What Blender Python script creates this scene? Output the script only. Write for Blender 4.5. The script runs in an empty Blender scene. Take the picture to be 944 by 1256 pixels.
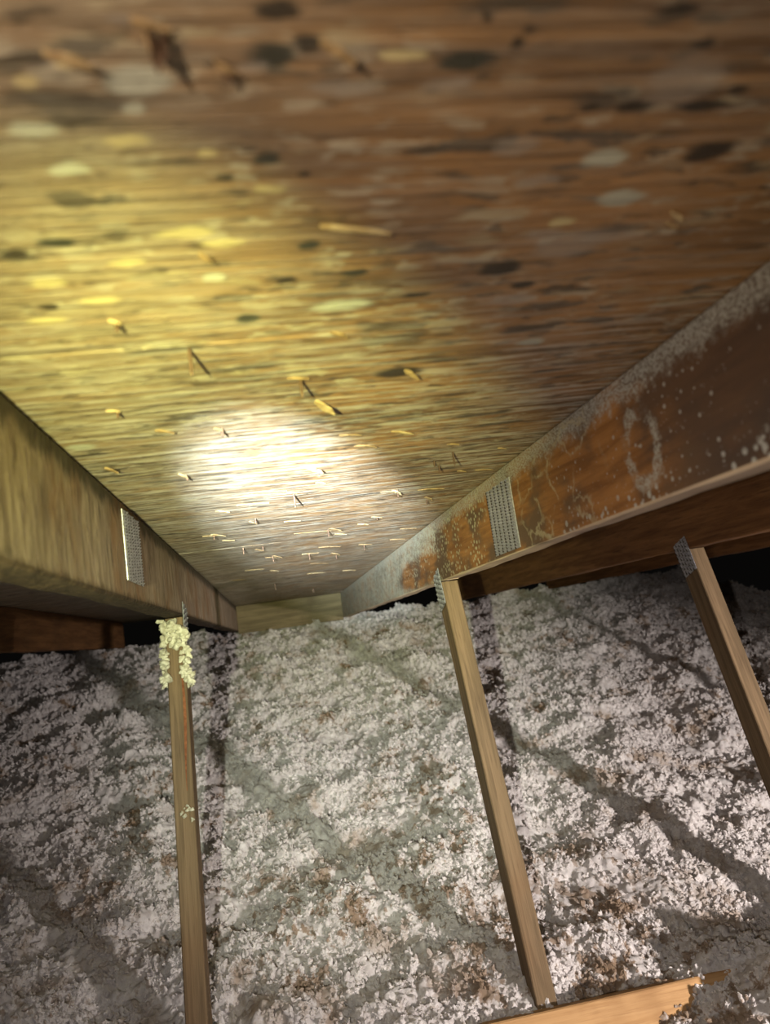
import bpy, bmesh, math, random
import numpy as np
from mathutils import Vector, Matrix

random.seed(7); rng = np.random.default_rng(7)
TH = math.radians(18.4)                      # roof pitch 4 in 12
CT, ST = math.cos(TH), math.sin(TH)
def deck2world(u, s, p):                     # u across, s down the slope, p above the deck's underside
    return Vector((u, s*CT + p*ST, -s*ST + p*CT))

# ---------------------------------------------------------------- camera
F_PX, IW, IH = 951.85, 944, 1256
CAM = deck2world(0.1888906, 0.0, -0.223921)
RX, RY, RZ = 0.14775136, -0.15829070, 0.11694983
def _rot():
    a, b, c = RX, RY, RZ
    rx = np.array([[1,0,0],[0,math.cos(a),-math.sin(a)],[0,math.sin(a),math.cos(a)]])
    ry = np.array([[math.cos(b),0,math.sin(b)],[0,1,0],[-math.sin(b),0,math.cos(b)]])
    rz = np.array([[math.cos(c),-math.sin(c),0],[math.sin(c),math.cos(c),0],[0,0,1]])
    return rz@ry@rx@np.array([[1,0,0],[0,0,1],[0,1,0]])
RB = _rot()                                  # rows: right, up, forward in (u, s, p)
RIGHT, UP, FWD = [deck2world(*RB[i]) for i in range(3)]
cd = bpy.data.cameras.new('camera'); cam = bpy.data.objects.new('camera', cd)
bpy.context.scene.collection.objects.link(cam); bpy.context.scene.camera = cam
cd.sensor_fit = 'HORIZONTAL'; cd.sensor_width = 36.0; cd.lens = 36.0*F_PX/IW
cd.clip_start = 0.02; cd.clip_end = 50
cd.dof.use_dof = True; cd.dof.focus_distance = 1.5; cd.dof.aperture_fstop = 6.5
M = Matrix.Identity(4)
for i in range(3):
    M[i][0] = RIGHT[i]; M[i][1] = UP[i]; M[i][2] = -FWD[i]; M[i][3] = CAM[i]
cam.matrix_world = M

# ---------------------------------------------------------------- world, lamps, exposure
sc = bpy.context.scene
sc.view_settings.view_transform = 'Standard'; sc.view_settings.look = 'None'
sc.view_settings.gamma = 1; sc.view_settings.exposure = 0.0
w = bpy.data.worlds.new('world'); sc.world = w; w.use_nodes = True
w.node_tree.nodes['Background'].inputs[0].default_value = (0.55, 0.5, 0.45, 1)
w.node_tree.nodes['Background'].inputs[1].default_value = 0.004
def spot(name, loc, target, power, color, angle, blend, radius):
    l = bpy.data.lights.new(name, 'SPOT'); l.energy = power; l.color = color
    l.spot_size = math.radians(angle); l.spot_blend = blend; l.shadow_soft_size = radius
    o = bpy.data.objects.new(name, l); sc.collection.objects.link(o); o.location = loc
    o.rotation_euler = (Vector(target)-Vector(loc)).to_track_quat('-Z', 'Y').to_euler(); return o
TORCH = deck2world(0.03, -0.17, -0.25)
def beam(s): return deck2world(.03+.16*(s+.17), s, -.25+.25*1.0)
spot('torch_spill', TORCH, deck2world(0.45, 1.25, -0.90), 26.0, (1.0, 0.95, 0.95), 98, 1.0, 0.010)
spot('torch_wide', TORCH, deck2world(0.30, 0.9, 0.0), 15.0, (1.0, 0.80, 0.55), 100, 1.0, 0.010)
spot('torch_fringe', TORCH, deck2world(0.62, 4.0, -0.42), 115.0, (0.88, 1.0, 0.74), 40, 1.0, 0.008)
spot('torch_halo', TORCH, beam(1.22), 140.0, (0.96, 0.97, 0.28), 37, 1.0, 0.006)
spot('torch_core', TORCH, beam(1.62), 1150.0, (0.80, 0.93, 1.0), 16.5, 1.0, 0.006)
spot('work_light', (1.95, -0.98, -0.24), (1.14, 1.22, -1.40), 500.0, (1.0, 0.90, 0.84), 55, 1.0, 0.040)

# ---------------------------------------------------------------- helpers
COL = sc.collection
def tag(o, label=None, cat=None, group=None, kind=None):
    if label: o['label'] = label
    if cat: o['category'] = cat
    if group: o['group'] = group
    if kind: o['kind'] = kind
    return o
def empty(name, parent=None, loc=(0,0,0), rx=0.0):
    o = bpy.data.objects.new(name, None); COL.objects.link(o); o.location = loc
    o.rotation_euler = (rx, 0, 0); o.parent = parent; o.empty_display_size = .1; return o
def link_mesh(name, me, mat, parent=None, smooth=False):
    o = bpy.data.objects.new(name, me); COL.objects.link(o); o.parent = parent
    if mat: me.materials.append(mat)
    if smooth: me.polygons.foreach_set('use_smooth', [True]*len(me.polygons))
    return o
def mesh_obj(name, verts, faces, mat, parent=None, smooth=False):
    me = bpy.data.meshes.new(name); me.from_pydata([tuple(v) for v in verts], [], faces); me.update()
    return link_mesh(name, me, mat, parent, smooth)
def bm_obj(name, bm, mat, parent=None, smooth=False):
    me = bpy.data.meshes.new(name); bmesh.ops.recalc_face_normals(bm, faces=bm.faces); bm.to_mesh(me); bm.free()
    return link_mesh(name, me, mat, parent, smooth)
def cam_at_u(x, y, u=None, s=None, p=None):  # photograph pixel to a point on a plane of the roof frame
    d = RB.T@np.array([(x-IW/2)/F_PX, (IH/2-y)/F_PX, 1.0]); c = np.array([0.1888906, 0.0, -0.223921])
    k = (u-c[0])/d[0] if u is not None else ((s-c[1])/d[1] if s is not None else (p-c[2])/d[2])
    return c+k*d
def on_deck(x, y): return cam_at_u(x, y, p=0.0)

def plank_bm(length, width, depth, seg=40, wob=0.0015, seed=0, bev=0.0025):
    """board along +Y from 0 to length, X in [-width,0], Z in [-depth,0]; slightly uneven sawn edges"""
    r = random.Random(seed); bm = bmesh.new(); rings = []
    ph = [r.uniform(0, 6.28) for _ in range(8)]
    for i in range(seg+1):
        y = length*i/seg
        def n(k): return wob*(math.sin(y*7+ph[k])+.6*math.sin(y*19+ph[(k+3)%8])+.4*math.sin(y*47+ph[(k+5)%8]))
        b = bev
        pts = [(-b, 0), (-width+b, 0), (-width, -b), (-width+n(0)*.5, -depth*.5), (-width+n(1)*.5, -depth+b+n(2)), (-width+b, -depth+n(2)), (-b, -depth+n(3)),
               (n(4)*.3, -depth+b+n(3)), (n(5)*.5, -depth*.5), (0, -b)]
        rings.append([bm.verts.new((x, y, z)) for x, z in pts])
    m = len(rings[0])
    for a, b_ in zip(rings, rings[1:]):
        for j in range(m): bm.faces.new((a[j], a[(j+1) % m], b_[(j+1) % m], b_[j]))
    bm.faces.new(rings[0]); bm.faces.new(list(reversed(rings[-1])))
    return bm
def xform(bm, mat): bmesh.ops.transform(bm, matrix=mat, verts=bm.verts); return bm
def frame(origin, ex, ey, ez):
    m = Matrix.Identity(4)
    for i in range(3): m[i][0] = ex[i]; m[i][1] = ey[i]; m[i][2] = ez[i]; m[i][3] = origin[i]
    return m

# ---------------------------------------------------------------- material kit
class NT:
    def __init__(s, name, rough=.8, spec=.3):
        s.m = bpy.data.materials.new(name); s.m.use_nodes = True; s.t = s.m.node_tree; s.b = s.t.nodes['Principled BSDF']
        s.b.inputs['Roughness'].default_value = rough; s.b.inputs['Specular IOR Level'].default_value = spec
        s.tc = s.t.nodes.new('ShaderNodeTexCoord'); s.obj = s.tc.outputs['Object']
    def put(s, sock, v):
        if hasattr(v, 'is_linked') or isinstance(v, bpy.types.NodeSocket): s.t.links.new(v, sock)
        elif v is not None:
            if sock.type == 'RGBA' and len(v) == 3: v = (*v, 1)
            sock.default_value = v
    def map(s, scale, loc=(0,0,0), rot=(0,0,0), src=None):
        n = s.t.nodes.new('ShaderNodeMapping'); n.inputs['Scale'].default_value = scale; n.inputs['Location'].default_value = loc
        n.inputs['Rotation'].default_value = rot; s.t.links.new(src or s.obj, n.inputs['Vector']); return n.outputs[0]
    def noise(s, vec, scale=1, detail=4, rough=.55, dist=0, out=0):
        n = s.t.nodes.new('ShaderNodeTexNoise'); s.put(n.inputs['Vector'], vec); n.inputs['Scale'].default_value = scale
        n.inputs['Detail'].default_value = detail; n.inputs['Roughness'].default_value = rough; n.inputs['Distortion'].default_value = dist
        return n.outputs[out]
    def voro(s, vec, scale=1, feature='F1', rnd=1.0, out='Distance'):
        n = s.t.nodes.new('ShaderNodeTexVoronoi'); n.feature = feature; s.put(n.inputs['Vector'], vec); n.inputs['Scale'].default_value = scale
        n.inputs['Randomness'].default_value = rnd; return n.outputs[out]
    def mr(s, v, a, b, c=0.0, d=1.0, smooth=True):
        n = s.t.nodes.new('ShaderNodeMapRange'); n.interpolation_type = 'SMOOTHSTEP' if smooth else 'LINEAR'
        s.put(n.inputs[0], v); n.inputs[1].default_value = a; n.inputs[2].default_value = b
        n.inputs[3].default_value = c; n.inputs[4].default_value = d; return n.outputs[0]
    def math(s, op, a, b=None, clamp=False):
        n = s.t.nodes.new('ShaderNodeMath'); n.operation = op; n.use_clamp = clamp; s.put(n.inputs[0], a)
        if b is not None: s.put(n.inputs[1], b)
        return n.outputs[0]
    def vmath(s, op, a, b=None, out=0):
        n = s.t.nodes.new('ShaderNodeVectorMath'); n.operation = op; s.put(n.inputs[0], a)
        if b is not None: s.put(n.inputs[1], b)
        return n.outputs[out]
    def mix(s, f, a, b, blend='MIX'):
        n = s.t.nodes.new('ShaderNodeMix'); n.data_type = 'RGBA'; n.blend_type = blend
        s.put(n.inputs[0], f); s.put(n.inputs[6], a); s.put(n.inputs[7], b); return n.outputs[2]
    def sep(s, v=None):
        n = s.t.nodes.new('ShaderNodeSeparateXYZ'); s.t.links.new(v or s.obj, n.inputs[0]); return n.outputs
    def bump(s, h, strength=.5, dist=.002, prev=None):
        n = s.t.nodes.new('ShaderNodeBump'); n.inputs['Strength'].default_value = strength; n.inputs['Distance'].default_value = dist
        s.put(n.inputs['Height'], h)
        if prev: s.t.links.new(prev, n.inputs['Normal'])
        return n.outputs[0]
    def out(s, color=None, rough=None, normal=None, metal=None):
        if color is not None: s.put(s.b.inputs['Base Color'], color)
        if rough is not None: s.put(s.b.inputs['Roughness'], rough)
        if normal is not None: s.put(s.b.inputs['Normal'], normal)
        if metal is not None: s.put(s.b.inputs['Metallic'], metal)
        return s.m

# ---- roof deck plywood: brown, streaky, spotted with pale and dark mildew
def deck_material():
    t = NT('weathered_plywood', .55, .45)
    big = t.noise(t.map((3, 6, 1)), 1, 3)
    st1 = t.noise(t.map((5, 90, 1)), 1, 5, .6, .3)
    st2 = t.noise(t.map((9, 260, 1)), 1, 4, .6, .2)
    base = t.mix(t.mr(st1, .3, .7), (.115, .062, .028), (.35, .21, .105))
    base = t.mix(t.mr(big, .35, .7), base, (.44, .235, .09), 'MIX')
    base = t.mix(t.math('MULTIPLY', t.mr(st2, .5, .75), t.mr(t.sep()[1], .3, .7, .28, .65)), base, (.10, .052, .025))
    veil = t.math('MULTIPLY', t.mr(t.sep()[0], .30, .08), t.mr(t.noise(t.map((9, 30, 1), loc=(1, 5, 0)), 1, 4, .6), .3, .6, .45, .8))
    base = t.mix(veil, base, (.31, .265, .195))
    wv = t.map((1, 1, 1))
    warp = t.vmath('SCALE', t.vmath('SUBTRACT', t.noise(t.map((30, 60, 1)), 1, 3, .6, 0, 1), (.5, .5, .5))); warp.node.inputs['Scale'].default_value = .03
    pos = t.vmath('ADD', wv, warp)
    # scattered lens shaped pale and dark mildew patches, long across the sheet
    def scatter(scale, thr, seed, soft=.12):
        v = t.map(scale, loc=(seed, seed*1.7, 0), src=pos)
        d = t.voro(v, 1, 'F1', 1.0); c = t.voro(v, 1, 'F1', 1.0, 'Color')
        pick = t.sep(c)[0]
        r = t.mr(pick, thr, 1.0, 0.0, .48, False)
        return t.mr(t.math('SUBTRACT', d, r), 0.0, soft, 1.0, 0.0)
    clus = t.noise(t.map((7, 14, 1), loc=(4, 2, 0)), 1, 2)
    streak = t.mr(st1, .38, .62)
    pale1 = t.math('MULTIPLY', scatter((20, 80, 1), .62, 3.1, .25), t.mr(clus, .42, .6))
    pale2 = t.math('MULTIPLY', t.math('MULTIPLY', scatter((42, 150, 1), .45, 9.3, .3), t.mr(clus, .36, .58)), .8)
    dark1 = t.math('MULTIPLY', scatter((17, 72, 1), .82, 17.7, .25), .8)
    dark2 = t.math('MULTIPLY', scatter((46, 170, 1), .72, 5.9, .2), .7)
    y = t.sep()[1]
    far = t.mr(y, .35, .85, .15, 1)
    col = t.mix(t.math('MULTIPLY', pale1, t.math('MULTIPLY', t.mr(st2, .3, .6, .5, 1), .75)), base, (.50, .44, .30))
    col = t.mix(t.math('MULTIPLY', pale2, t.mr(st2, .35, .6, .3, 1)), col, (.55, .50, .40))
    col = t.mix(dark1, col, (.060, .050, .038)); col = t.mix(dark2, col, (.075, .055, .035))
    # fine streaky bleaching further down the slope
    stf = t.noise(t.map((9, 120, 1), loc=(2, 9, 0)), 1, 5, .68, .4)
    stg = t.noise(t.map((13, 62, 1), loc=(7, 1, 0)), 1, 5, .66, .6)
    col = t.mix(t.math('MULTIPLY', t.math('MULTIPLY', t.mr(stf, .48, .60), far), .85), col, (.62, .57, .50))
    col = t.mix(t.math('MULTIPLY', t.math('MULTIPLY', t.mr(stg, .53, .64), far), .85), col, (.055, .043, .027))
    warp2 = t.vmath('SCALE', t.vmath('SUBTRACT', t.noise(t.map((45, 120, 1)), 1, 3, .6, 0, 1), (.5, .5, .5))); warp2.node.inputs['Scale'].default_value = .012
    pos2 = t.vmath('ADD', wv, warp2)
    G, DK, PL, LV, YW = (.038, .040, .030), (.030, .022, .014), (.52, .53, .45), (.37, .32, .28), (.62, .52, .28)
    blobs = [(572,76,38,14,G),(340,13,34,14,DK),(332,72,34,20,G),(378,54,22,12,DK),(328,196,20,10,G),(613,330,28,10,DK),(435,335,21,6,G),
             (305,392,18,6,G),(488,457,30,7,DK),(378,303,14,6,G),(868,187,30,13,DK),(70,300,30,6,G),(20,314,22,7,DK),(352,345,14,4,DK),
             (598,18,10,6,DK),(650,37,9,6,DK),(634,56,11,8,DK),(780,130,28,10,DK),(865,130,40,7,DK),(905,110,16,6,DK),(722,133,14,6,DK),
             (278,219,14,4,G),(372,215,9,4,DK),(510,362,20,3,DK),(640,350,16,5,DK),(830,15,30,12,DK),(860,55,16,7,DK),(60,378,16,5,DK),
             (168,102,46,21,PL),(165,136,17,8,PL),(158,177,31,9,YW),(88,83,22,11,YW),(32,105,20,12,YW),(38,162,34,10,PL),(85,210,30,8,PL),(257,192,16,6,YW),
             (420,375,40,8,PL),(632,180,32,12,LV),(742,195,30,12,PL),(762,243,30,10,PL),(550,103,34,9,LV),(660,222,30,8,LV),(155,25,30,9,LV),
             (155,323,23,6,YW),(262,342,18,6,PL),(100,549,20,4,PL),(665,288,26,9,LV),(630,368,30,7,LV),(420,110,45,12,LV),(310,85,22,10,LV),(495,70,30,10,YW),(745,290,40,7,LV),
             (690,272,18,6,YW),(700,300,45,18,LV),(60,350,26,6,YW),(120,370,30,6,YW),(60,395,30,5,YW),(330,235,26,6,YW),(230,288,40,7,YW),(270,300,30,5,YW),(650,420,18,4,PL),(840,100,50,30,LV)]
    for x, yy, rx, ry, c in blobs:
        a = on_deck(x, yy); bx = on_deck(x+rx, yy); by = on_deck(x, yy+ry)
        ru = abs(bx[0]-a[0]); rs = max(abs(by[1]-a[1]), .002)
        m = t.map((1/ru, 1/rs, 0), loc=(-a[0]/ru, -a[1]/rs, 0), src=pos2)
        d = t.vmath('LENGTH', m, out=1)
        k = .55 if c in (LV,) else (.95 if c in (G, DK) else .9)
        col = t.mix(t.mr(d, 1.15, .55, 0, k), col, c)
    hgt = t.math('ADD', t.math('MULTIPLY', st2, .7), t.math('MULTIPLY', st1, .9))
    n = t.bump(hgt, .7, .005); n = t.bump(stf, .8, .004, n)
    return t.out(col, t.mr(st2, .3, .7, .42, .62), n)

# ---- generic sawn timber, grain along local Y
def timber(name, a, b, dark, stain=None, grain=(90, 3, 90), rough=.8, bumpd=.0012, tilt=0.0):
    t = NT(name, rough, .25)
    if tilt: t.obj = t.map((1, 1, 1), rot=(-tilt, 0, 0))
    g = t.noise(t.map(grain), 1, 5, .6, .6); g2 = t.noise(t.map((grain[0]*2.4, grain[1]*3, grain[2]*2.4)), 1, 4, .6, .2)
    bl = t.noise(t.map((8, 3, 8)), 1, 3)
    c = t.mix(t.mr(g, .3, .7), a, b); c = t.mix(t.math('MULTIPLY', t.mr(g2, .52, .75), .6), c, dark)
    c = t.mix(t.math('MULTIPLY', t.mr(bl, .5, .75), .5), c, stain or dark)
    return t.out(c, None, t.bump(t.math('ADD', g, g2), .6, bumpd))

# ---- rafter faces; object space: Y along slope, Z 0 at deck to -0.14 at lower edge
def mouldy_chord():
    t = NT('mouldy_rafter_wood', .75, .25); X, Y, Z = t.sep()[:3]
    g = t.noise(t.map((60, 5, 60)), 1, 5, .6, .8); bl = t.noise(t.map((10, 8, 16)), 1, 3)
    c = t.mix(t.mr(g, .3, .7), (.17, .070, .020), (.34, .155, .05))
    c = t.mix(t.mr(bl, .42, .62), c, (.115, .068, .040))
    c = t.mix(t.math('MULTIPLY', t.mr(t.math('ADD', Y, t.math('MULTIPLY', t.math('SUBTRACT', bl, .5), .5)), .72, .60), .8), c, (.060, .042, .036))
    mold = (.42, .42, .40)
    wn = t.noise(t.map((70, 70, 70)), 1, 4, .7)
    fine = t.noise(t.map((400, 260, 400)), 1, 3, .7)
    # frosted band under the deck, wandering lower edge
    edge = t.math('ADD', Z, t.math('MULTIPLY', t.math('SUBTRACT', wn, .5), .05))
    band = t.math('MULTIPLY', t.mr(edge, -.036, -.016), t.mr(fine, .40, .56, .15, 1))
    c = t.mix(t.math('MULTIPLY', band, .80), c, mold)
    # crust towards the eave
    fy = t.math('ADD', Y, t.math('MULTIPLY', t.math('SUBTRACT', wn, .5), .5))
    crust = t.math('MULTIPLY', t.mr(fy, 1.70, 1.78), t.mr(t.math('ADD', t.math('MULTIPLY', fine, .5), t.math('MULTIPLY', wn, .5)), .42, .56, .2, 1))
    hole = t.vmath('LENGTH', t.map((1, 1/.34, 1/.042), loc=(0, -1.98/.34, .088/.042), src=t.vmath('MULTIPLY', t.vmath('ADD', t.obj, t.vmath('SCALE', t.noise(t.map((22, 9, 60)), 1, 3, .6, 0, 1))), (0, 1, 1))), out=1)
    for l in t.t.nodes:
        if l.type == 'VECT_MATH' and l.operation == 'SCALE': l.inputs['Scale'].default_value = .02
    crust = t.math('MULTIPLY', crust, t.mr(hole, .75, 1.15))
    c = t.mix(t.math('MULTIPLY', crust, .85), c, (.46, .46, .38))
    # speckled crust between splice and joint
    sp = t.mr(t.voro(t.map((150, 70, 100)), 1), .42, .22)
    z1 = t.math('MULTIPLY', t.mr(Y, 1.24, 1.34), t.mr(t.noise(t.map((20, 12, 24)), 1, 3), .38, .55))
    c = t.mix(t.math('MULTIPLY', t.math('MULTIPLY', sp, z1), .8), c, (.44, .40, .28))
    # separate round colonies nearer the viewer
    def dots(sc_, thr, rmax, mask, seed):
        v = t.map(sc_, loc=(seed, seed, seed)); d = t.voro(v, 1); p_ = t.sep(t.voro(v, 1, out='Color'))[0]
        return t.math('MULTIPLY', t.mr(t.math('SUBTRACT', d, t.mr(p_, thr, 1, 0, rmax, False)), 0, .08, 1, 0), mask)
    near = t.mr(Y, 1.12, .9)
    m1 = t.mr(t.noise(t.map((9, 14, 14), loc=(3, 0, 0)), 1, 2), .33, .50)
    # flatten X so each colony is a round patch on the face
    c = t.mix(t.math('MULTIPLY', dots((0, 44, 56), .35, .30, t.math('MULTIPLY', near, m1), 2.3), .75), c, (.42, .42, .41))
    c = t.mix(t.math('MULTIPLY', dots((0, 135, 150), .25, .42, t.math('MULTIPLY', near, m1), 7.3), .7), c, (.40, .39, .37))
    low = t.mr(t.math('ADD', Z, t.math('MULTIPLY', t.math('SUBTRACT', wn, .5), .05)), -.112, -.128)
    c = t.mix(t.math('MULTIPLY', dots((0, 120, 130), .3, .5, t.math('MULTIPLY', low, near), 11.0), .8), c, mold)
    # a ring shaped colony and thin wandering threads
    rv = t.vmath('MULTIPLY', t.obj, (0, 1, 1))
    rw = t.vmath('ADD', rv, t.vmath('SCALE', t.vmath('SUBTRACT', t.noise(t.map((60, 60, 60)), 1, 3, .7, 0, 1), (.5, .5, .5))))
    rw.node.inputs[1].links[0].from_node.inputs['Scale'].default_value = .030
    rd = t.vmath('LENGTH', t.map((0, 1/.036, 1/.042), loc=(0, -.715/.036, .083/.042), src=rw), out=1)
    ring = t.mr(t.math('ABSOLUTE', t.math('SUBTRACT', rd, .9)), .28, .10)
    ring = t.math('MULTIPLY', t.math('MULTIPLY', ring, t.mr(fine, .42, .54, .1, 1)), t.mr(t.noise(t.map((30, 26, 30), loc=(1, 4, 2)), 1, 2), .36, .5, .1, 1))
    c = t.mix(t.math('MULTIPLY', ring, .75), c, (.40, .40, .37))
    th = t.voro(t.vmath('MULTIPLY', rw, (0, 13, 20)), 1, 'DISTANCE_TO_EDGE')
    thm = t.math('MULTIPLY', t.math('MULTIPLY', t.mr(th, .05, .012), t.mr(t.noise(t.map((20, 14, 20), loc=(5, 0, 2)), 1, 2), .45, .58)), t.math('MULTIPLY', t.mr(Y, .78, .86), t.mr(Y, 1.14, 1.08)))
    c = t.mix(t.math('MULTIPLY', thm, .55), c, (.42, .36, .24))
    pale_under = t.mr(Z, -.1365, -.1385)     # paler tone on the bottom edge
    c = t.mix(pale_under, c, t.mix(t.mr(g, .3, .7), (.52, .38, .25), (.66, .51, .36)))
    return t.out(c, None, t.bump(t.math('ADD', g, t.math('MULTIPLY', fine, .6)), .6, .0012))

def tan_chord():
    t = NT('tan_rafter_wood', .8, .25); X, Y, Z = t.sep()[:3]
    g = t.noise(t.map((40, 30, 9)), 1, 5, .65, 1.2); g2 = t.noise(t.map((120, 90, 20)), 1, 4, .65, .5)
    bl = t.noise(t.map((10, 9, 6)), 1, 3)
    c = t.mix(t.mr(g, .3, .7), (.26, .195, .135), (.50, .395, .29))
    c = t.mix(t.math('MULTIPLY', t.mr(bl, .5, .68), .65), c, (.30, .155, .065))
    c = t.mix(t.math('MULTIPLY', t.mr(g2, .54, .7), .7), c, (.085, .065, .038))
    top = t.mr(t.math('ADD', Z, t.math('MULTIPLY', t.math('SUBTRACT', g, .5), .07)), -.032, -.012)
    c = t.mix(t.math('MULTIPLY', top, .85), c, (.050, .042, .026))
    # resin stain around the splice plate
    ss = t.mr(t.math('ABSOLUTE', t.math('SUBTRACT', Y, 1.16)), .13, .07)
    c = t.mix(t.math('MULTIPLY', t.math('MULTIPLY', ss, t.mr(g, .35, .6)), .6), c, (.20, .085, .03))
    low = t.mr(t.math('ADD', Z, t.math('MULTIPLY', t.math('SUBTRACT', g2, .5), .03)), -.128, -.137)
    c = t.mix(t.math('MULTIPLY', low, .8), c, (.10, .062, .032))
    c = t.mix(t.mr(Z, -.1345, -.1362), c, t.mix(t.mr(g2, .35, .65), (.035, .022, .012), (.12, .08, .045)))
    return t.out(c, None, t.bump(t.math('ADD', g, t.math('MULTIPLY', g2, 1.2)), 1.0, .005))

def metal_mat(name, col, rough=.38):
    t = NT(name, rough, .5); n = t.noise(t.map((300, 300, 300)), 1, 3, .6)
    return t.out(t.mix(t.mr(n, .3, .7), col, tuple(c*.55 for c in col)), t.mr(n, .3, .7, rough*.8, rough*1.4), None, .85)

def fluff_mat():
    t = NT('loose_fill_fibre', .95, .1)
    geo = t.t.nodes.new('ShaderNodeNewGeometry'); P = geo.outputs['Position']
    n1 = t.noise(t.map((9, 7, 9), src=P), 1, 4, .62); n2 = t.noise(t.map((38, 30, 38), src=P), 1, 4, .65)
    n3 = t.noise(t.map((2.2, 2.2, 2.2), src=P), 1, 2); n4 = t.noise(t.map((140, 140, 140), src=P), 1, 2)
    c = t.mix(t.mr(n2, .35, .65), (.62, .58, .57), (.84, .81, .80))
    c = t.mix(t.math('MULTIPLY', t.mr(n1, .55, .70), .45), c, (.48, .36, .24))
    br = t.math('MULTIPLY', t.mr(t.math('ADD', t.math('MULTIPLY', n2, .5), t.math('ADD', t.math('MULTIPLY', n1, .5), t.mr(t.sep(P)[1], 1.9, 1.45, 0, .045))), .545, .60), t.mr(n3, .40, .60, .45, 1))
    c = t.mix(t.math('MULTIPLY', br, .8), c, (.22, .125, .050))
    c = t.mix(t.math('MULTIPLY', t.mr(n4, .62, .72), .3), c, (.35, .24, .13))
    m = t.out(c, None, t.bump(n4, .5, .003)); nt = t.t      # fibres let some light through
    tr_ = nt.nodes.new('ShaderNodeBsdfTranslucent'); mx = nt.nodes.new('ShaderNodeMixShader'); mx.inputs[0].default_value = .30
    nt.links.new(c, tr_.inputs[0]); nt.links.new(t.b.outputs[0], mx.inputs[1]); nt.links.new(tr_.outputs[0], mx.inputs[2])
    nt.links.new(mx.outputs[0], nt.nodes['Material Output'].inputs[0]); return m

MAT_DECK = deck_material()
MAT_SPLINTER = timber('torn_splinter_wood', (.32, .22, .11), (.52, .41, .25), (.14, .07, .03))
MAT_SPLDARK = timber('weathered_splinter_wood', (.20, .13, .065), (.34, .24, .13), (.08, .045, .02))
MAT_NAIL = metal_mat('rusty_nail_steel', (.17, .105, .075), .5)
MAT_GALV = metal_mat('galvanised_plate_steel', (.66, .67, .72), .42)
MAT_SLOT = timber('slot_shadow_wood', (.03, .02, .012), (.05, .035, .02), (.02, .012, .008))
MAT_DULL = metal_mat('dull_zinc_steel', (.50, .51, .55), .6)
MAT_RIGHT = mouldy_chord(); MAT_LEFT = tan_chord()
MAT_BROWN = timber('dark_brown_rafter_wood', (.14, .062, .022), (.25, .12, .045), (.06, .03, .014), grain=(60, 4, 60))
MAT_WEB = timber('brown_web_wood', (.115, .078, .042), (.20, .135, .075), (.07, .042, .022), (.17, .09, .04), grain=(110, 4, 110), tilt=1.24941)
MAT_BRACE = timber('orange_brace_wood', (.34, .19, .08), (.46, .28, .13), (.20, .10, .04), grain=(4, 90, 90))
MAT_BLOCK = timber('eave_block_wood', (.12, .095, .05), (.19, .15, .08), (.06, .04, .02), grain=(4, 60, 60))
MAT_FLUFF = fluff_mat()
def pale_fluff():
    t = NT('cream_fibre', .95, .1); n = t.noise(t.map((90, 90, 90)), 1, 4, .6)
    return t.out(t.mix(t.mr(n, .35, .65), (.40, .37, .27), (.62, .60, .48)), None, t.bump(n, .5, .003))
MAT_CREAM = pale_fluff()

# ---------------------------------------------------------------- roof deck (ceiling)
ceil = tag(empty('ceiling', rx=-TH), kind='structure')
JOINTS = [-1.88, -.66, .56, 1.78, 3.0, 4.22, 4.62]
panels = []
def deck_panel(s0, s1, seed):
    gap = .0002 if s0 < 1 else .0010
    r = np.random.default_rng(seed); u0, u1 = -1.35, 2.75; nu = 60; ns = max(6, int((s1-s0)/.03))
    us = np.linspace(u0, u1, nu+1); ss = np.linspace(s0+gap, s1-gap, ns+1); th = .0125
    f = lambda u, s: .0010*math.sin(u*5+seed)+.0006*math.sin(u*17+s*9+seed)
    vs, fs = [], []
    for lvl in (0, 1):
        for j, s in enumerate(ss):
            for i, u in enumerate(us):
                if lvl: z = th
                else:
                    e = min(abs(s-ss[0]), abs(s-ss[-1])); z = .0006+f(u, s)*.5 + 0
                vs.append((u, s, z))
    N = (nu+1)*(ns+1); W = nu+1
    for j in range(ns):
        for i in range(nu):
            a = j*W+i; fs.append((a, a+W, a+W+1, a+1)); b = a+N; fs.append((b, b+1, b+W+1, b+W))
    for i in range(nu):
        fs.append((i, i+1, i+1+N, i+N)); a = ns*W+i; fs.append((a+1, a, a+N, a+1+N))
    for j in range(ns):
        a = j*W; fs.append((a+W, a, a+N, a+W+N)); a = j*W+nu; fs.append((a, a+W, a+W+N, a+N))
    return mesh_obj('plywood_panel', vs, fs, MAT_DECK, ceil)
for i in range(len(JOINTS)-1): panels.append((JOINTS[i], JOINTS[i+1], deck_panel(JOINTS[i], JOINTS[i+1], i+1)))
def panel_at(s):
    for a, b, o in panels:
        if a <= s < b: return o
    return panels[-1][2]

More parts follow.
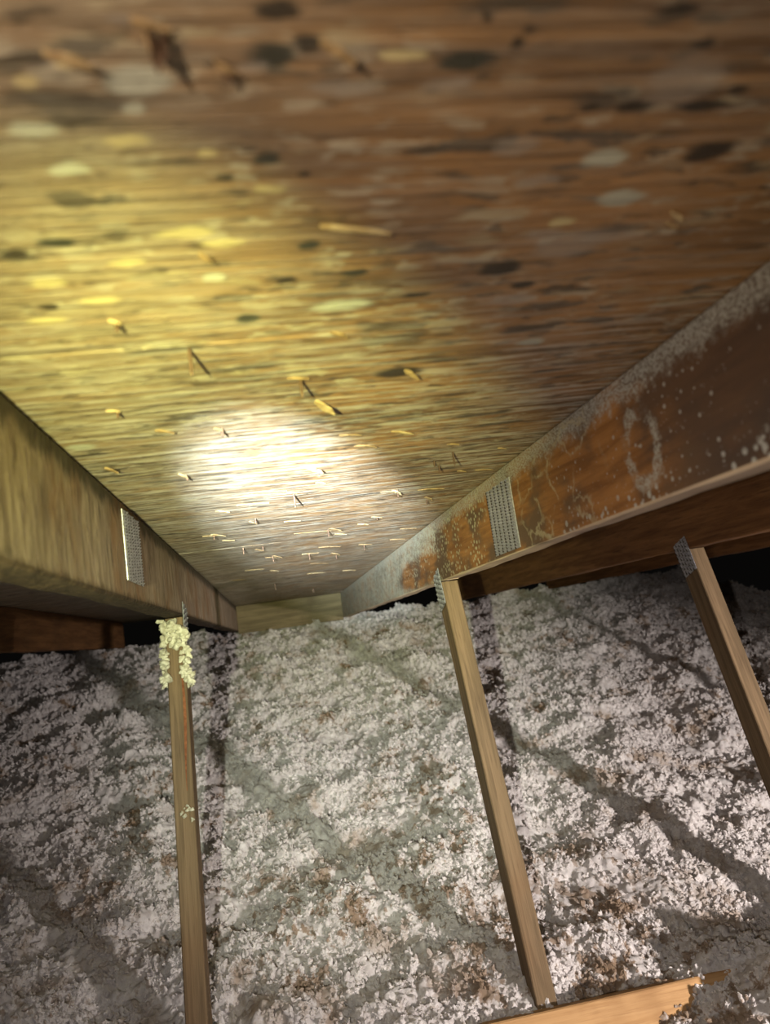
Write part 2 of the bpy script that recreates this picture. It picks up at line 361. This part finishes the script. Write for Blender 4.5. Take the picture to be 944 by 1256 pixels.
NAIL_MESH = {}
def nail(u, s, length=.02, lean=(0, 0)):
    bm = bmesh.new(); r = .0014
    rings = []
    for z, k in ((.004, 1), (0, 1), (-length*.8, 1), (-length, .15)):
        rings.append([bm.verts.new((u+lean[0]*(-z)+r*k*math.cos(a), s+lean[1]*(-z)+r*k*math.sin(a), z)) for a in [i*math.pi/3 for i in range(6)]])
    for a, b in zip(rings, rings[1:]):
        for j in range(6): bm.faces.new((a[j], a[(j+1) % 6], b[(j+1) % 6], b[j]))
    bm.faces.new(rings[-1]); bm.faces.new(list(reversed(rings[0])))
    return bm_obj('roofing_nail', bm, MAT_NAIL, panel_at(s))
def splinter(u, s, length, width, lift, yaw=0.0, curl=.3, mat=None, drop=0.0, rnd=None):
    """a torn sliver of the face veneer: rooted at one end, peeling away downward at the other"""
    r = rnd or random; n = 5; bm = bmesh.new(); rows = []
    cy_, sy_ = math.cos(yaw), math.sin(yaw)
    for i in range(n+1):
        t = i/n; wdt = width*(math.sin(math.pi*min(.97, .12+.80*t))**.8)*(1 if i < n else .25)*r.uniform(.75, 1.2)
        x = length*(t-.3); z = -drop-(lift*(t**1.5)+curl*lift*.3*math.sin(t*4))
        j = r.uniform(-.2, .2)*width
        th = .0009+.0012*(1-t)
        rows.append([(x, -wdt/2+j, z), (x, wdt/2+j, z-r.uniform(0, .25)*lift*.4), (x, wdt/2+j, z-th-r.uniform(0, .25)*lift*.4), (x, -wdt/2+j, z-th)])
    R = [[bm.verts.new((u+x*cy_-y*sy_, s+x*sy_+y*cy_, z+.0012)) for x, y, z in row] for row in rows]
    for a, b in zip(R, R[1:]):
        for j in range(4): bm.faces.new((a[j], a[(j+1) % 4], b[(j+1) % 4], b[j]))
    bm.faces.new(R[0]); bm.faces.new(list(reversed(R[-1])))
    return bm_obj('splinter', bm, mat or MAT_SPLINTER, panel_at(s))
# nails that came through, each where the photograph has one; length from the length of its shadow
for x, y, L, lean in [(232,428,.021,(0,0)),(184,40,.017,(.1,0)),(200,36,.013,(-.1,.1)),(368,464,.018,(0,0)),(360,606,.022,(0,0)),(555,555,.020,(0,0)),
                      (143,396,.007,(0,0)),(144,504,.007,(0,0)),(272,526,.009,(0,0)),(228,583,.008,(.2,0)),(487,601,.014,(0,.1)),(298,672,.017,(0,0)),
                      (334,682,.017,(.1,0)),(337,716,.026,(0,0)),(262,656,.012,(0,0)),(379,680,.018,(0,0)),(446,668,.016,(0,0)),(523,613,.010,(0,0)),
                      (402,650,.016,(0,0)),(462,634,.008,(0,0)),(313,636,.010,(0,0)),(322,670,.010,(0,0)),(275,82,.007,(.2,.1)),(384,722,.020,(0,0)),(412,681,.012,(0,0)),(538,571,.010,(0,0)),(532,566,.008,(0,0))]:
    a = on_deck(x, y); nail(a[0], a[1], L, lean)
# torn splinters: pixel of the root, pixel length, metres of lift, direction
rs = random.Random(3)
for x, y, wpx, hgt, yaw, wd in [(52,64,62,.010,.0,.30),(160,26,50,.004,.05,.22),(176,46,22,.010,1.2,.5),(196,40,16,.012,1.9,.4),(392,52,40,.012,-.1,.4),(262,76,26,.008,.1,.35),(392,278,86,.007,.02,.09),
        (244,313,16,.006,.3,.4),(404,409,24,.004,.3,.3),(352,464,26,.004,.05,.2),(386,493,22,.016,.3,.9),(495,455,20,.009,.5,.4),(133,394,16,.003,.3,.25),
        (190,528,24,.006,.1,.3),(128,574,18,.009,.35,.5),(130,504,18,.003,0,.25),(218,582,14,.006,.6,.4),(262,526,12,.004,.3,.3),(434,547,26,.007,-.1,.45),(478,530,30,.005,.35,.2),
        (416,534,26,.004,-.1,.2),(374,574,24,.009,.5,.5),(352,604,12,.004,.1,.3),(466,604,22,.006,.1,.3),(480,602,12,.010,.6,.5),(512,601,28,.006,-.15,.25),
        (520,610,10,.008,.5,.5),(387,592,12,.004,.3,.3),(264,627,18,.006,.2,.4),(290,620,40,.003,.08,.12),(306,605,46,.003,.05,.1),(248,658,18,.004,0,.3),(258,656,20,.007,.5,.25),
        (272,663,18,.006,-.5,.25),(305,640,10,.008,.2,.6),(325,684,14,.006,0,.3),(334,682,12,.010,.4,.5),(370,680,20,.003,0,.25),(380,692,22,.006,.25,.3),(402,649,18,.009,.5,.4),
        (360,655,44,.003,.02,.1),(390,672,26,.004,.3,.25),(404,679,14,.009,.5,.5),(440,668,14,.007,-.4,.4),(455,634,12,.007,-.5,.4),(438,643,12,.005,.2,.4),(490,649,18,.004,.12,.2),
        (478,662,16,.006,-.3,.3),(560,578,12,.004,.4,.3),(582,577,20,.003,.2,.2),(376,704,20,.003,.1,.2),(300,700,24,.003,.15,.15),(312,674,12,.008,.2,.4),(420,700,14,.006,.1,.3),
        (348,640,20,.003,.1,.2),(330,700,12,.006,.3,.4),(548,545,14,.003,.1,.2),(610,590-40,10,.003,.2,.3),(820,262,24,.005,.4,.3),(815,274,18,.006,.2,.3),(410,655,14,.006,.1,.3),(284,712,18,.004,.1,.2)]:
    a = on_deck(x, y); b = on_deck(x+wpx, y); L = abs(b[0]-a[0])
    splinter(a[0]+L*.3, a[1], L, max(L*wd*.75, .0015), hgt*.9, yaw+rs.uniform(-.12, .12), .3, rs.choice([MAT_SPLINTER, MAT_SPLDARK]), 0, rs)

# ---------------------------------------------------------------- roof trusses
H, TW, WS, WA, WD = .1396, .038, 1.722, 1.24941, .064
EW = Vector((0, math.cos(WA), math.sin(WA)))      # up along the web
EN = Vector((0, -math.sin(WA), math.cos(WA)))     # web's near face normal (towards the viewer)
END_S = 4.40
def nail_plate(parent, side, u, cy, cz, ly, lz, ang=0.0, mat=None, rows=9, cols=6, seed=1):
    """pressed steel connector on the face x=u; side +1 faces +X, -1 faces -X"""
    th = .0016; t = .0011; r = random.Random(seed)
    R = Matrix.Translation((u, cy, cz))@Matrix.Rotation(ang, 4, 'X')
    bm = bmesh.new(); a, b = ly/2, lz/2
    x0, x1 = (0, th) if side > 0 else (-th, 0)
    bmesh.ops.create_cube(bm, size=1, matrix=R@Matrix.Translation(((x0+x1)/2, 0, 0))@Matrix.Diagonal((th, ly, lz, 1)))
    bmesh.ops.bevel(bm, geom=bm.edges[:], offset=.0003, segments=1, affect='EDGES')
    p = bm_obj('gusset_plate', bm, mat or MAT_GALV, parent)
    vs, fs, sv, sf = [], [], [], []
    for i in range(cols):
        for j in range(rows):
            y = -a+ly*(i+.5)/cols; z = -b+lz*(j+.5+(.25 if i % 2 else -.25)*.8)/rows
            w = ly/cols*.26; h = lz/rows*.30; X = x1 if side > 0 else x0; d = side*r.uniform(.0016, .0032)
            e = side*.00015; y2 = y+w*1.5; q4 = len(sv); sv += [R@Vector((X+e, y2-w*.8, z-h*1.2)), R@Vector((X+e, y2+w*.8, z-h*1.2)), R@Vector((X+e, y2+w*.8, z+h*1.2)), R@Vector((X+e, y2-w*.8, z+h*1.2))]; sf.append((q4, q4+1, q4+2, q4+3))
            pts = [(X, y-w, z-h), (X, y+w, z-h), (X, y+w, z+h), (X, y-w, z+h), (X+d, y-w*.2, z+h*.9), (X+d, y+w*.8, z+h*.9)]
            k = len(vs); vs += [R@Vector(q) for q in pts]
            fs += [(k, k+1, k+5, k+4), (k+1, k+2, k+5), (k+2, k+3, k+4, k+5), (k+3, k, k+4)]
    tt = mesh_obj('punched_teeth', vs, fs, mat or MAT_GALV, p); tt['kind'] = 'stuff'
    sl = mesh_obj('slot_shade', sv, sf, MAT_SLOT, p); sl['kind'] = 'stuff'  # flat dark quads on the plate, painting the shade inside punched holes
    return p
def web_mesh(seed, length=1.0):
    bm = plank_bm(length, TW, WD, 30, .0007, seed, .002)       # X[-TW,0], Y 0..length, Z[-WD,0]
    # plank Y -> down the web, plank Z=0 face -> near face
    return bm
def truss(u_left, mat, label, seed, web=True, splice=True, joint=True, s_near=-1.9):
    tr = empty('roof_truss', loc=deck2world(u_left+TW, END_S, -H), rx=-TH)
    tag(tr, label, 'roof truss', 'roof trusses')
    inv = Matrix.Translation((0, -END_S, H))                   # part meshes are written in (x, s, p), x in [-TW, 0]
    def fin(o):                                                # keep part origins on the shared roof frame for the texture
        o.location = (0, -END_S, H); return o
    jt = 1.70
    segs = [(s_near, jt-.0015), (jt+.0015, END_S)] if joint else [(s_near, END_S)]
    for k, (a, b) in enumerate(segs):
        bm = plank_bm(b-a, TW if k == 0 else TW-.0015, H-.0008, int((b-a)/.04), .0011, seed+k)
        xform(bm, Matrix.Translation((0 if k == 0 else -.0002, a, -.0006)))
        fin(bm_obj('top_chord', bm, mat, tr))
    if web:
        bm = web_mesh(seed+9)
        o_ = Vector((0, WS, -H-.001))
        # plank axes: X->x, Y->down web, Z->near face normal
        bm = xform(bm, frame(o_, (1, 0, 0), tuple(-EW), tuple(EN)))
        # trim the top flush to the chord's lower edge
        geom = bm.verts[:]+bm.edges[:]+bm.faces[:]
        # lengthen upward first
        for v in bm.verts:
            if (v.co-o_).dot(-EW) < .005: v.co += EW*.06
        bmesh.ops.bisect_plane(bm, geom=bm.verts[:]+bm.edges[:]+bm.faces[:], plane_co=(0, 0, -H-.0025), plane_no=(0, 0, 1), clear_outer=True)
        bmesh.ops.holes_fill(bm, edges=[e for e in bm.edges if e.is_boundary])
        fin(bm_obj('web', bm, MAT_WEB, tr))
    # bottom chord, buried in the fill
    bm = bmesh.new(); P0 = Vector((0, 0, 0))
    return tr, fin
LAB = {
 'left': 'tan roof truss at left with a short cream clump of fibre on its web',
 'mid': 'mouldy orange-brown roof truss right of centre, white spots and streaks on its rafter face',
 'third': 'dark brown roof truss behind the mouldy one, with a grey plate atop its web',
 'fourth': 'dark roof truss farthest right, only a strip of its rafter showing under the others',
 'far_left': 'shadowed roof truss beyond the tan one, low board glimpsed at left edge above the fill'}
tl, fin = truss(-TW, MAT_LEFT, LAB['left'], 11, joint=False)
def add_plates(tr, fin, right_face, cy, cz, ly, lz, ang, seed):
    x = 0.0 if right_face else -TW
    fin(nail_plate(tr, 1 if right_face else -1, x, cy, cz, ly, lz, ang, None, 22, 6, seed))
def web_plate(tr, fin, right_face, mat):
    x = 0.0006 if right_face else -TW-.0006
    c = Vector((0, WS, -H))+(-EW)*.010-EN*.030
    p = nail_plate(tr, 1 if right_face else -1, x, c.y, c.z, .062, .085, WA-math.pi/2, mat, 7, 5, 5)
    p.name = 'web_plate'; fin(p)
add_plates(tl, fin, True, 1.165, -.062, .13, .100, 0.0, 3)
web_plate(tl, fin, True, MAT_DULL)
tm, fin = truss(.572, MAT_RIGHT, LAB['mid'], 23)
add_plates(tm, fin, False, 1.200, -.078, .132, .110, 0.0, 4); web_plate(tm, fin, False, MAT_DULL)
t3, fin = truss(1.182, MAT_BROWN, LAB['third'], 37, joint=False); web_plate(t3, fin, False, MAT_DULL)
t4, fin = truss(1.792, MAT_BROWN, LAB['fourth'], 41, joint=False)
t5, fin = truss(-.648, MAT_BROWN, LAB['far_left'], 53, joint=False)

# ---------------------------------------------------------------- blocking at the eave
blocks = [(0, .572, 'yellowish eave blocking board closing the far end of the centre bay')]
for k, (a, b, lab) in enumerate(blocks):
    bm = plank_bm(b-a-.002, .036, .150, 12, .0008, 70+k)
    # plank Y -> u, plank X -> slope direction
    xform(bm, frame((a+.001, 4.33, -.002), (0, 1, 0), (1, 0, 0), (0, 0, 1)))
    o = bm_obj('blocking_board', bm, MAT_BLOCK); o.rotation_euler = (-TH, 0, 0)
    tag(o, lab, 'board')

# ---------------------------------------------------------------- lateral brace nailed across the webs, bottom right
BT = .832
o_ = Vector((0, WS, -H))-EW*BT
o_w = deck2world(0, o_.y, o_.z); ew = deck2world(*EW); en = deck2world(*EN)
bm = plank_bm(1.6, .089, .038, 30, .0008, 90)
xform(bm, frame(Vector((.40, o_w.y, o_w.z))+en*.0395+ew*0.0, tuple(ew), (1, 0, 0), tuple(en)))
brace = bm_obj('lateral_brace', bm, MAT_BRACE)
tag(brace, 'bright orange-lit wooden board crossing the bottom right corner in front of the web', 'board')

# ---------------------------------------------------------------- loose fill
def grad_noise(x, y, seed):
    r = np.random.default_rng(seed); G = r.uniform(0, 2*np.pi, (256, 256)); gx, gy = np.cos(G), np.sin(G)
    xi, yi = np.floor(x).astype(int), np.floor(y).astype(int); fx, fy = x-xi, y-yi
    sx, sy = fx*fx*fx*(fx*(fx*6-15)+10), fy*fy*fy*(fy*(fy*6-15)+10)
    def g(i, j, dx, dy):
        a, b = (xi+i) & 255, (yi+j) & 255; return gx[a, b]*dx+gy[a, b]*dy
    n0 = g(0, 0, fx, fy)*(1-sx)+g(1, 0, fx-1, fy)*sx; n1 = g(0, 1, fx, fy-1)*(1-sx)+g(1, 1, fx-1, fy-1)*sx
    return (n0*(1-sy)+n1*sy)*1.4
def cell(x, y, seed):
    r = np.random.default_rng(seed); J = r.uniform(0, 1, (3, 256, 256)); xi, yi = np.floor(x).astype(int), np.floor(y).astype(int)
    best = np.full(x.shape, 9.0); hh = np.zeros(x.shape)
    for i in (-1, 0, 1):
        for j in (-1, 0, 1):
            a, b = (xi+i) & 255, (yi+j) & 255
            d = (xi+i+J[0, a, b]-x)**2+(yi+j+J[1, a, b]-y)**2; m = d < best
            best = np.where(m, d, best); hh = np.where(m, J[2, a, b], hh)
    return np.sqrt(best), hh
def base_z(X, Y):
    z = -1.345-.061*(Y-1.09)+.030*grad_noise(X*3.1+5, Y*3.1, 1)+.026*grad_noise(X*7, Y*7+3, 2)+.012*grad_noise(X*16, Y*16+3, 3)
    z -= .045*np.exp(-((X-.62)/.22)**4-((Y-.93)/.13)**4)
    z += .105*np.exp(-((X-1.02)/.17)**2-((Y-.95)/.13)**2)      # heap over the end of the brace
    z += .035*np.exp(-((X-.88)/.12)**2-((Y-.84)/.06)**2)
    z += .03*np.exp(-((X+.38)/.16)**2-((Y-1.42)/.16)**2)
    z += .05*np.exp(-((X-.43)/.10)**2-((Y-4.05)/.10)**2)
    return z
def fill_z(X, Y):
    wx, wy = X+.012*grad_noise(X*22, Y*22, 5), Y+.012*grad_noise(X*22+9, Y*22, 6)
    z = base_z(X, Y)
    d1, h1 = cell(wx*17, wy*17, 11); d2, h2 = cell(wx*40, wy*40, 12); d3, h3 = cell(wx*95, wy*95, 13)
    amp = .55+.9*np.clip(grad_noise(X*4, Y*4, 15)+.5, 0, 1)
    z += amp*(.020*(1-d1**2)*h1+.016*(1-d2**2)*(.3+.7*h2)+.008*(1-d3**2)*h3+.003*grad_noise(X*60, Y*60, 14))
    return z-.016
X0, X1 = -1.30, 2.70
xs = np.arange(X0, X1, .0048)
ys = [.35]
while ys[-1] < 4.18: ys.append(ys[-1]+(.0045 if ys[-1] < 1.9 else .0045+.0022*(ys[-1]-1.9)))
ys = np.array(ys); XX, YY = np.meshgrid(xs, ys); ZZ = fill_z(XX, YY)
lx = .004*grad_noise(XX*70, YY*70, 21); ly = .004*grad_noise(XX*70, YY*70+40, 22)
co = np.stack([XX+lx, YY+ly, ZZ], -1).reshape(-1, 3).astype(np.float32)
nx, ny = len(xs), len(ys)
idx = np.arange(nx*ny).reshape(ny, nx); quads = np.stack([idx[:-1, :-1], idx[:-1, 1:], idx[1:, 1:], idx[1:, :-1]], -1).reshape(-1, 4)
me = bpy.data.meshes.new('loose_insulation'); me.vertices.add(len(co)); me.vertices.foreach_set('co', co.ravel())
me.loops.add(quads.size); me.loops.foreach_set('vertex_index', quads.ravel().astype(np.int32)); me.polygons.add(len(quads))
me.polygons.foreach_set('loop_start', np.arange(0, quads.size, 4, dtype=np.int32)); me.update(calc_edges=True); me.validate()
fill = link_mesh('loose_insulation', me, MAT_FLUFF, None, True)
tag(fill, 'white and brown fluffy loose-fill insulation covering the attic floor', 'insulation', kind='stuff')

# tufts of fibre: small crumbly clumps scattered over the fill with geometry nodes
def tuft_mesh(seed, sub=2):
    r = np.random.default_rng(seed); bm = bmesh.new(); bmesh.ops.create_icosphere(bm, subdivisions=sub+1, radius=1)
    dirs = r.normal(size=(12, 3)); dirs /= np.linalg.norm(dirs, axis=1)[:, None]; amp = r.uniform(.2, .9, 12)
    for v in bm.verts:
        n = np.array(v.co.normalized()); k = .45
        for d, a in zip(dirs, amp): k += a*max(0, (n@d))**9
        k *= 1+.22*r.uniform(-1, 1)
        v.co = Vector(n*k*np.array([1, 1, .75]))
    me = bpy.data.meshes.new('fibre_tuft'); bm.to_mesh(me); bm.free(); me.materials.append(MAT_FLUFF)
    return me
tc = bpy.data.collections.new('fibre_tufts')
for k in range(6): tc.objects.link(bpy.data.objects.new('fibre_tuft', tuft_mesh(100+k, 2)))
ng = bpy.data.node_groups.new('scatter_tufts', 'GeometryNodeTree')
ng.interface.new_socket('Geometry', in_out='INPUT', socket_type='NodeSocketGeometry'); ng.interface.new_socket('Geometry', in_out='OUTPUT', socket_type='NodeSocketGeometry')
N = ng.nodes.new; L = ng.links.new
gi, go = N('NodeGroupInput'), N('NodeGroupOutput')
dp = N('GeometryNodeDistributePointsOnFaces'); dp.inputs['Density'].default_value = 7500; dp.inputs['Seed'].default_value = 3
ip = N('GeometryNodeInstanceOnPoints'); ci = N('GeometryNodeCollectionInfo'); ci.inputs['Collection'].default_value = tc
ci.inputs['Separate Children'].default_value = True; ci.inputs['Reset Children'].default_value = True; ip.inputs['Pick Instance'].default_value = True
rr = N('FunctionNodeRandomValue'); rr.data_type = 'FLOAT_VECTOR'; rr.inputs['Max'].default_value = (6.28, 6.28, 6.28)
rsn = N('FunctionNodeRandomValue'); rsn.data_type = 'FLOAT'; rsn.inputs[2].default_value = 0.0; rsn.inputs[3].default_value = 1.0; rsn.inputs['Seed'].default_value = 5
pw = N('ShaderNodeMath'); pw.operation = 'POWER'; pw.inputs[1].default_value = 2.2
ma = N('ShaderNodeMath'); ma.operation = 'MULTIPLY_ADD'; ma.inputs[1].default_value = .0085; ma.inputs[2].default_value = .0035
jg = N('GeometryNodeJoinGeometry')
nz = N('ShaderNodeTexNoise'); nz.inputs['Scale'].default_value = 9; nz.inputs['Detail'].default_value = 3
mr_ = N('ShaderNodeMapRange'); mr_.inputs[1].default_value = .38; mr_.inputs[2].default_value = .62; mr_.inputs[3].default_value = 1500; mr_.inputs[4].default_value = 11000
L(nz.outputs[0], mr_.inputs[0]); L(mr_.outputs[0], dp.inputs['Density'])
L(gi.outputs[0], dp.inputs['Mesh']); L(dp.outputs['Points'], ip.inputs['Points']); L(ci.outputs[0], ip.inputs['Instance'])
L(rr.outputs[0], ip.inputs['Rotation']); L(rsn.outputs[1], pw.inputs[0]); L(pw.outputs[0], ma.inputs[0]); L(ma.outputs[0], ip.inputs['Scale'])
L(gi.outputs[0], jg.inputs[0]); L(ip.outputs[0], jg.inputs[0]); L(jg.outputs[0], go.inputs[0])
md = fill.modifiers.new('tufts', 'NODES'); md.node_group = ng

# long reddish split in the near face of the left web
vs, fs = [], []
for i in range(19):
    k = i/18; t_ = .125+.235*k; w_ = .0022*math.sin(math.pi*min(1, .15+.9*k))+.0006; x_ = -.0085+.002*math.sin(k*5)-.0015*k
    q = Vector((0, WS, -H))-EW*t_+EN*.0007
    vs += [(x_-w_, q.y, q.z), (x_+w_, q.y, q.z)]
    if i: fs.append((2*i-2, 2*i-1, 2*i+1, 2*i))
MAT_SPLIT = timber('red_split_wood', (.16, .055, .022), (.26, .10, .04), (.05, .02, .01))
sp_ = mesh_obj('split', vs, fs, MAT_SPLIT, tl); sp_.location = (0, -END_S, H); sp_['label'] = 'long reddish-brown split down the face of the web'

# clump of fibre caught on the left web, and a small tuft lower down
def clump(name, pts, label, seed):
    bm = bmesh.new(); r = np.random.default_rng(seed)
    for (x, y, z, rad) in pts:
        c = bmesh.ops.create_icosphere(bm, subdivisions=3, radius=1)
        dirs = r.normal(size=(10, 3)); dirs /= np.linalg.norm(dirs, axis=1)[:, None]; amp = r.uniform(.15, .7, 10)
        for v in c['verts']:
            n = np.array(v.co.normalized()); k = .6+sum(a*max(0, n@d)**8 for d, a in zip(dirs, amp)); k *= 1+.14*r.uniform(-1, 1)
            v.co = Vector((x, y, z))+Vector(n*k*rad)
    o = bm_obj(name, bm, MAT_CREAM, None, True); tag(o, label, 'insulation', kind='stuff'); return o
r = random.Random(4)
def web_pt(u, t, out=0.0):   # point on the left web's near face, t metres down it
    q = Vector((0, WS, -H))-EW*t+EN*out; return deck2world(u, q.y, q.z)
pts = []
for i in range(110):
    t = r.uniform(.01, .15); side = t > .075
    u = r.choice([r.uniform(-.046, -.036), r.uniform(-.006, .008)]) if side else r.uniform(-.044, .004)
    if t < .03: u = r.uniform(-.044, -.02)
    q = web_pt(u, t, r.uniform(-.004, .008)+(-.012 if side and r.random() < .4 else 0)); pts.append((*q, r.uniform(.005, .012)*(1.1 if not side else .85)))
clump('fibre_clump', pts, 'cream fluffy fibre clump stuck around the top of the left web', 6)
pts = []
for i in range(12):
    t = .385+r.uniform(0, .02)+abs(i-5.5)*.002; q = web_pt(-.024+i*.0018, t, .002); pts.append((*q, r.uniform(.0018, .004)))
clump('fibre_tuft', pts, 'tiny white tuft on the face of the left web, halfway down', 8)
